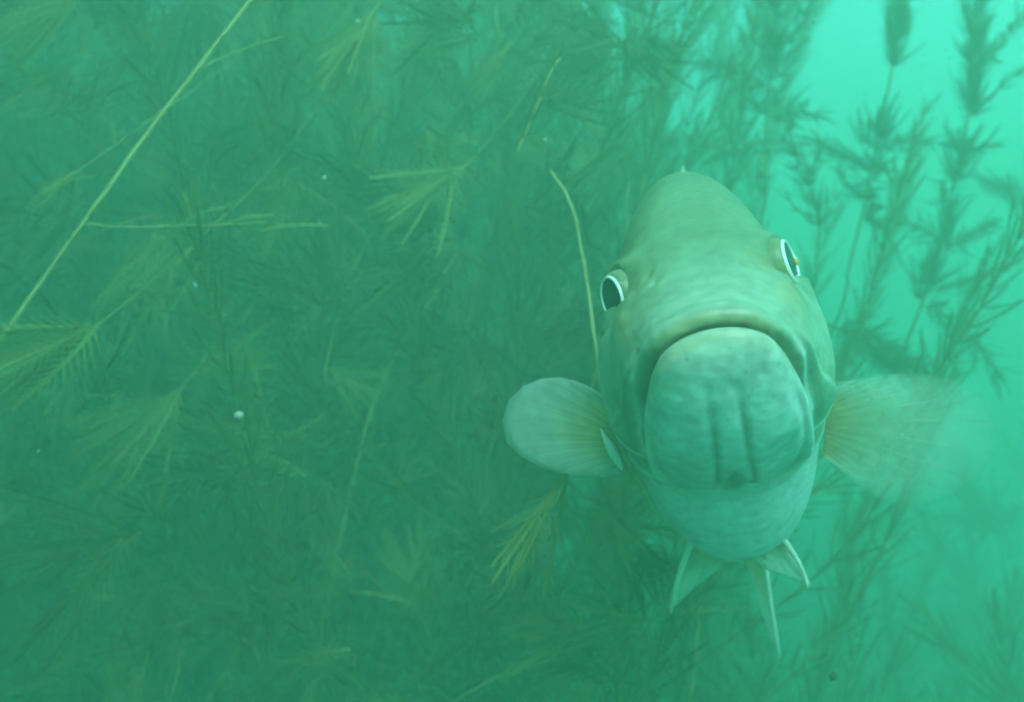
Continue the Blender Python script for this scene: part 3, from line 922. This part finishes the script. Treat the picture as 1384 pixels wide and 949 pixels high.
# -- pale feathery plumes: a leafy shoot tip swept one way
def plume(label, a, b_, d0, d1, k, L, w=.0007, fan=.33, back=(.05, .25, .15), mat=m_leaf_pale, n=12, seg=.3):
    A = np.array(at(*a, d0)); B = np.array(at(*b_, d1)); D = unit(B - A)
    tail = A + np.array(back)
    P = spline([tail, A + np.array(back) * .5 - D * .02, A, A + (B - A) * .5], 16)
    G = Geo()
    k = int(k * 1.5)
    for i in range(k):
        f = i / max(1, k - 1)
        p = A + (B - A) * (.5 * f)
        d = unit(D + r.normal(size=3) * fan * 1.3 * (1 - .4 * f))
        ln = min(L, np.linalg.norm(B - p) * 1.15) * r.uniform(.75, 1.1)
        feather(G, p, d, unit(np.cross(d, np.array([0, 1, .2])) + r.normal(size=3) * .25), D * .4 + r.normal(size=3) * .1, ln, n, w * .75, seg * 1.3, .6)
    return hero('milfoil_shoot', label, 'water weed', [P], [(.0006, .0004)], G, m_stem, mat)
plume('bright yellow-green plume at the top edge, left of centre', (512, 6), (446, 98), .58, .56, 13, .05)
plume('pale feathery plume left of the curved yellow stem', (632, 222), (514, 276), .62, .60, 15, .055)
plume('forked feathery plume below the slanting stem, left of centre', (248, 520), (132, 606), .60, .58, 14, .06, fan=.42)
plume('broad pale plume at the left edge under the slanting stem', (138, 436), (-20, 512), .50, .48, 17, .07, fan=.3)
plume('thin yellow brush of threads below the left pectoral fin', (768, 634), (694, 764), .43, .41, 8, .045, w=.0007, fan=.16, n=4, seg=.55, mat=m_leaf_pale)
plume('small pale tuft in the middle of the weed bed', (440, 498), (496, 532), .60, .60, 7, .03)
plume('small grey-green tuft at the upper left edge', (110, 228), (52, 262), .56, .56, 8, .035)
plume('short pale tuft right of the forked plume', (268, 500), (350, 470), .62, .62, 7, .04)
plume('pale wispy plume high in the middle of the weed bed', (690, 60), (640, 110), .66, .66, 9, .05)
plume('faint green plume at the top left corner', (120, -20), (30, 60), .62, .6, 12, .06)
plume('faint wide plume near the bottom left corner', (190, 720), (20, 760), .60, .58, 14, .07, fan=.4, mat=m_leaf)
plume('faint yellowish tuft just below the anal fin level, left of it', (880, 838), (800, 868), .60, .6, 8, .04)

# -- the silhouetted plants in the clear water on the right
def tall_plant(label, ctrl, depth, clusters, branches=(), root=(-.12, .7), rad=(.0016, .0009), mat=m_leaf_dark, dens=1):
    depth = depth * 1.22
    pts = [at(x, y, depth) for x, y in ctrl]
    P = spline(to_bed(pts[0], *root, nxt=pts[1]) + pts, 70)
    paths, radii = [P], [rad]
    G = Geo()
    arr = np.array([list(p) for p in P])
    for (x, y, L, ang, per) in clusters:
        q = np.array(at(x, y, depth))
        i = int(np.argmin(np.linalg.norm(arr - q, axis=1)))
        T = unit(arr[min(i + 1, len(arr) - 1)] - arr[max(i - 1, 0)])
        for k in range(3):
            whorl(G, q + T * .007 * k + r.normal(size=3) * .003, T, r, L * .66, ang, per + 2)
    for bp_, sp, L, ang in branches:
        B = pth([(x, y, depth + dz) for x, y, dz in bp_], 14)
        paths.append(B); radii.append((.0009, .0005))
        ln = np.sum(np.linalg.norm(np.diff(B, axis=0), axis=1))
        for u in np.arange(.08, 1.0, sp / ln):
            p, T = path_at(B, u)
            whorl(G, p, T, r, L * .7 * r.uniform(.7, 1.2) * (1 - .35 * u), ang, 6)
    return hero('milfoil_plant', label, 'water weed', paths, radii, G, m_stem, mat)

tall_plant('upright dark stem with a bushy top directly above the fish', [(1028, 300), (1034, 200), (1040, 110), (1050, 10), (1058, -90)], .74,
           [(1031, 262, .016, 1.0, 5), (1034, 215, .02, 1.2, 4), (1038, 150, .04, 1.3, 6), (1042, 110, .045, 1.2, 6), (1045, 70, .045, 1.0, 6), (1049, 30, .045, .9, 6), (1053, -10, .045, .8, 6), (1056, -50, .045, .8, 6)],
           [([(1038, 160, 0), (1075, 150, .01), (1120, 160, .02)], .014, .034, .9), ([(1040, 120, 0), (990, 95, .02), (945, 85, .04)], .014, .036, .9),
            ([(1034, 190, 0), (985, 205, .02), (930, 190, .03), (890, 195, .05)], .014, .034, .9), ([(1044, 80, 0), (1080, 40, .0), (1100, -10, .0)], .013, .036, .8)])
tall_plant('slim plant with small whorls between the right eye and the tall bare stem', [(1095, 400), (1103, 350), (1106, 300), (1092, 245), (1070, 190), (1055, 140)], .70,
           [(1096, 392, .012, 1.2, 4), (1105, 300, .024, 1.0, 6), (1098, 270, .022, 1.1, 6), (1090, 240, .02, .9, 6), (1074, 200, .02, .9, 5)],
           [([(1090, 240, 0), (1105, 215, 0), (1112, 190, 0)], .012, .016, .8), ([(1104, 295, 0), (1080, 285, 0), (1066, 270, .0)], .012, .018, .8)], rad=(.0011, .0007))
tall_plant('tall bare leaning stem with a leafy tip in the clear water', [(1128, 440), (1150, 350), (1168, 280), (1178, 225), (1192, 160), (1207, 85), (1214, 0), (1222, -100)], .78,
           [(1170, 270, .034, 2.6, 5), (1176, 240, .038, 1.7, 6), (1180, 215, .042, 1.4, 7), (1184, 195, .036, 1.2, 6), (1206, 88, .034, .22, 7), (1208, 66, .034, .25, 7), (1211, 44, .034, .25, 7), (1213, 20, .034, .3, 7), (1214, -5, .034, .3, 7), (1216, -35, .034, .4, 7)],
           [([(1176, 228, 0), (1130, 205, .01), (1085, 195, .02), (1040, 205, .03)], .012, .03, .8), ([(1182, 205, 0), (1240, 190, .01), (1300, 200, .02), (1350, 195, .03)], .014, .026, .8),
            ([(1165, 288, 0), (1190, 305, 0), (1205, 330, 0)], .011, .026, .7), ([(1170, 270, 0), (1145, 250, 0), (1132, 225, 0)], .011, .028, .7), ([(1180, 215, 0), (1205, 240, 0), (1212, 265, 0)], .011, .02, .7)], rad=(.0013, .0011))
tall_plant('branching plant with cupped leaf whorls near the right edge', [(1200, 510), (1222, 470), (1248, 405), (1270, 345), (1285, 270), (1298, 205), (1310, 150), (1318, 70), (1330, -20), (1340, -100)], .76,
           [(1250, 400, .036, .95, 7), (1256, 385, .04, .8, 6), (1278, 335, .034, .6, 6), (1284, 280, .034, 1.6, 7), (1290, 250, .036, 1.2, 7), (1296, 220, .036, 1.1, 6), (1308, 158, .036, .9, 8), (1312, 128, .03, .7, 7), (1315, 100, .03, .6, 7), (1318, 72, .032, .6, 7), (1322, 40, .036, .6, 7), (1326, 8, .04, .6, 7), (1332, -25, .04, .6, 7)],
           [([(1252, 395, 0), (1300, 385, -.01), (1345, 365, -.02), (1400, 345, -.03)], .016, .024, .55), ([(1308, 160, 0), (1335, 135, 0), (1360, 110, -.01), (1400, 85, -.02)], .015, .024, .6),
            ([(1272, 340, 0), (1310, 320, .01), (1345, 300, .02)], .013, .03, .8), ([(1278, 330, 0), (1235, 305, .03), (1200, 300, .05)], .014, .03, .9), ([(1245, 412, 0), (1285, 430, .02), (1320, 465, .03), (1350, 510, .04)], .014, .034, .9),
            ([(1316, 90, 0), (1350, 60, .02), (1384, 20, .04)], .014, .03, .9)])
tall_plant('low dark leafy clump just right of the fish cheek', [(1085, 425), (1120, 440), (1145, 448), (1175, 468), (1205, 488), (1225, 500)], .70,
           [(1210, 492, .03, 1.1, 7), (1190, 478, .036, 1.1, 7), (1170, 468, .038, 1.1, 7), (1150, 455, .036, 1.1, 7), (1135, 446, .03, 1.0, 7)], [([(1150, 452, 0), (1145, 475, .01), (1135, 500, .02)], .010, .032, 1.0)], root=(-.1, .4))
tall_plant('faint leafy tip at the right edge beyond the branching plant', [(1420, 420), (1410, 340), (1385, 275), (1350, 255)], 1.0,
           [(1372, 262, .035, 1.0, 7), (1358, 258, .03, .8, 6), (1392, 290, .036, 1.0, 6)], root=(.3, .5))
tall_plant('faint blurred plant far back in the lower right', [(1330, 720), (1320, 690), (1300, 650), (1290, 600)], 1.5,
           [(1330, 715, .08, 1.1, 7), (1325, 700, .08, 1.1, 7), (1312, 670, .07, .9, 7)], [([(1330, 720, 0), (1370, 690, .1), (1420, 680, .1)], .03, .06, .9), ([(1326, 705, 0), (1270, 700, .1), (1210, 720, .2)], .03, .06, .9)], root=(.05, .5))

# ---- tangled tufts through the whole weed bed: pale and dark clumps no one could count
for nm, mt, cnt in (('pale_tufts', m_leaf_pale, 120), ('dark_tufts', m_leaf_dark, 170)):
    G = Geo()
    for k in range(cnt):
        dd = r.uniform(.6, .95)
        p0 = np.array(at(r.uniform(-60, 860), r.uniform(-60, 1000), dd))
        D = unit(np.array([r.normal() * .8 - .25, r.normal() * .4, r.normal() * .6]))
        ln = r.uniform(.022, .045)
        for j in range(int(r.integers(14, 30))):
            d = unit(D + r.normal(size=3) * r.uniform(.35, .9))
            feather(G, p0 + D * ln * .5 * r.random() + r.normal(size=3) * .006, d, unit(np.cross(d, np.array([0, 1, .2])) + r.normal(size=3) * .3), unit(D + r.normal(size=3) * .4), ln * r.uniform(.5, 1.1), 8, .0008, .55, .8)
    tag(obj(nm, G.mesh(nm, False), mt, wb), kind='stuff')

# ---- low weed carpet that climbs the bed below the fish and to the right
gs, gl = Geo(), Geo()
low = [branchy_weed(300 + i, .42 + .05 * i, .05, .026, branches=4, lean=.4, w=.0013, n=7) for i in range(4)]
for k in range(60):
    y = r.uniform(.95, 2.6); x = r.uniform(-.05 * y, .62 * y)
    A_ = np.array(Matrix.Translation((x, y, 0)) @ Euler((r.normal() * .15, r.normal() * .15, r.uniform(0, 6.28))).to_matrix().to_4x4() @ Matrix.Scale(r.uniform(.7, 1.15), 4))
    for src, dst in zip(low[k % 4], (gs, gl)):
        V, F = src.arrays(); dst.add(V @ A_[:3, :3].T + A_[:3, 3], F)
wc = tag(bpy.data.objects.new('weed_carpet', None), 'low carpet of weed on the lake bed under the fish', 'weed bed', kind='stuff')
C.objects.link(wc)
tag(obj('stems', gs.mesh('stems'), m_stem, wc), kind='stuff')
tag(obj('foliage', gl.mesh('foliage', False), m_leaf, wc), kind='stuff')

# ---- motes drifting in the water
ico = np.array([(0, 0, 1), (.894, 0, .447), (.276, .851, .447), (-.724, .526, .447), (-.724, -.526, .447), (.276, -.851, .447),
                (.724, .526, -.447), (-.276, .851, -.447), (-.894, 0, -.447), (-.276, -.851, -.447), (.724, -.526, -.447), (0, 0, -1)])
icof = np.array([(0, 1, 2), (0, 2, 3), (0, 3, 4), (0, 4, 5), (0, 5, 1), (1, 6, 2), (2, 7, 3), (3, 8, 4), (4, 9, 5), (5, 10, 1), (2, 6, 7), (3, 7, 8), (4, 8, 9), (5, 9, 10), (1, 10, 6), (6, 11, 7), (7, 11, 8), (8, 11, 9), (9, 11, 10), (10, 11, 6)])
def blob(rad, rr_):
    return ico * rad * (1 + rr_.normal(size=(12, 1)) * .2) * (1 + rr_.normal(size=3) * .15)
m_mote = simple_mat('mote', (.32, .36, .3), .8, .2, .8)
m_mote_dark = simple_mat('dark_mote', (.07, .08, .05), .8, .2, .8)
G = Geo()
for k in range(900):
    dd = r.uniform(.16, .95)
    G.add(blob(r.uniform(.00014, .0005) * (dd / .6) * (1 if r.random() < .9 else 1.7), r) + np.array(at(r.uniform(-80, 1460), r.uniform(-80, 1030), dd)), icof)
tag(obj('drifting_motes', G.mesh('drifting_motes'), m_mote), 'tiny pale specks drifting in the water', 'specks', kind='stuff')
ball = lathe([(max(.001, math.sin(q)), math.cos(q) * (1 + .12 * math.sin(3 * q))) for q in np.linspace(0, math.pi, 9)], 14)
for px_, py_, dd, rad, lb, mt in ((438, 241, .45, .0012, 'pale round speck drifting left of centre in the upper half', m_mote), (323, 562, .24, .0011, 'pale blurred speck drifting above the lower left weeds', m_mote),
                                  (264, 386, .5, .0011, 'faint speck drifting below the slanting stem', m_mote), (737, 190, .5, .0011, 'pale speck drifting above the curved yellow stem', m_mote),
                                  (1126, 914, .40, .0016, 'small dark speck drifting near the bottom right', m_mote_dark), (484, 30, .5, .001, 'tiny bright speck beside the yellow-green plume', m_mote)):
    tag(obj('drifting_speck', mesh_from('drifting_speck', ball[0] * rad * np.array([1, .9, .8 + .3 * r.random()]), ball[1]), mt), lb, 'speck').location = at(px_, py_, dd)
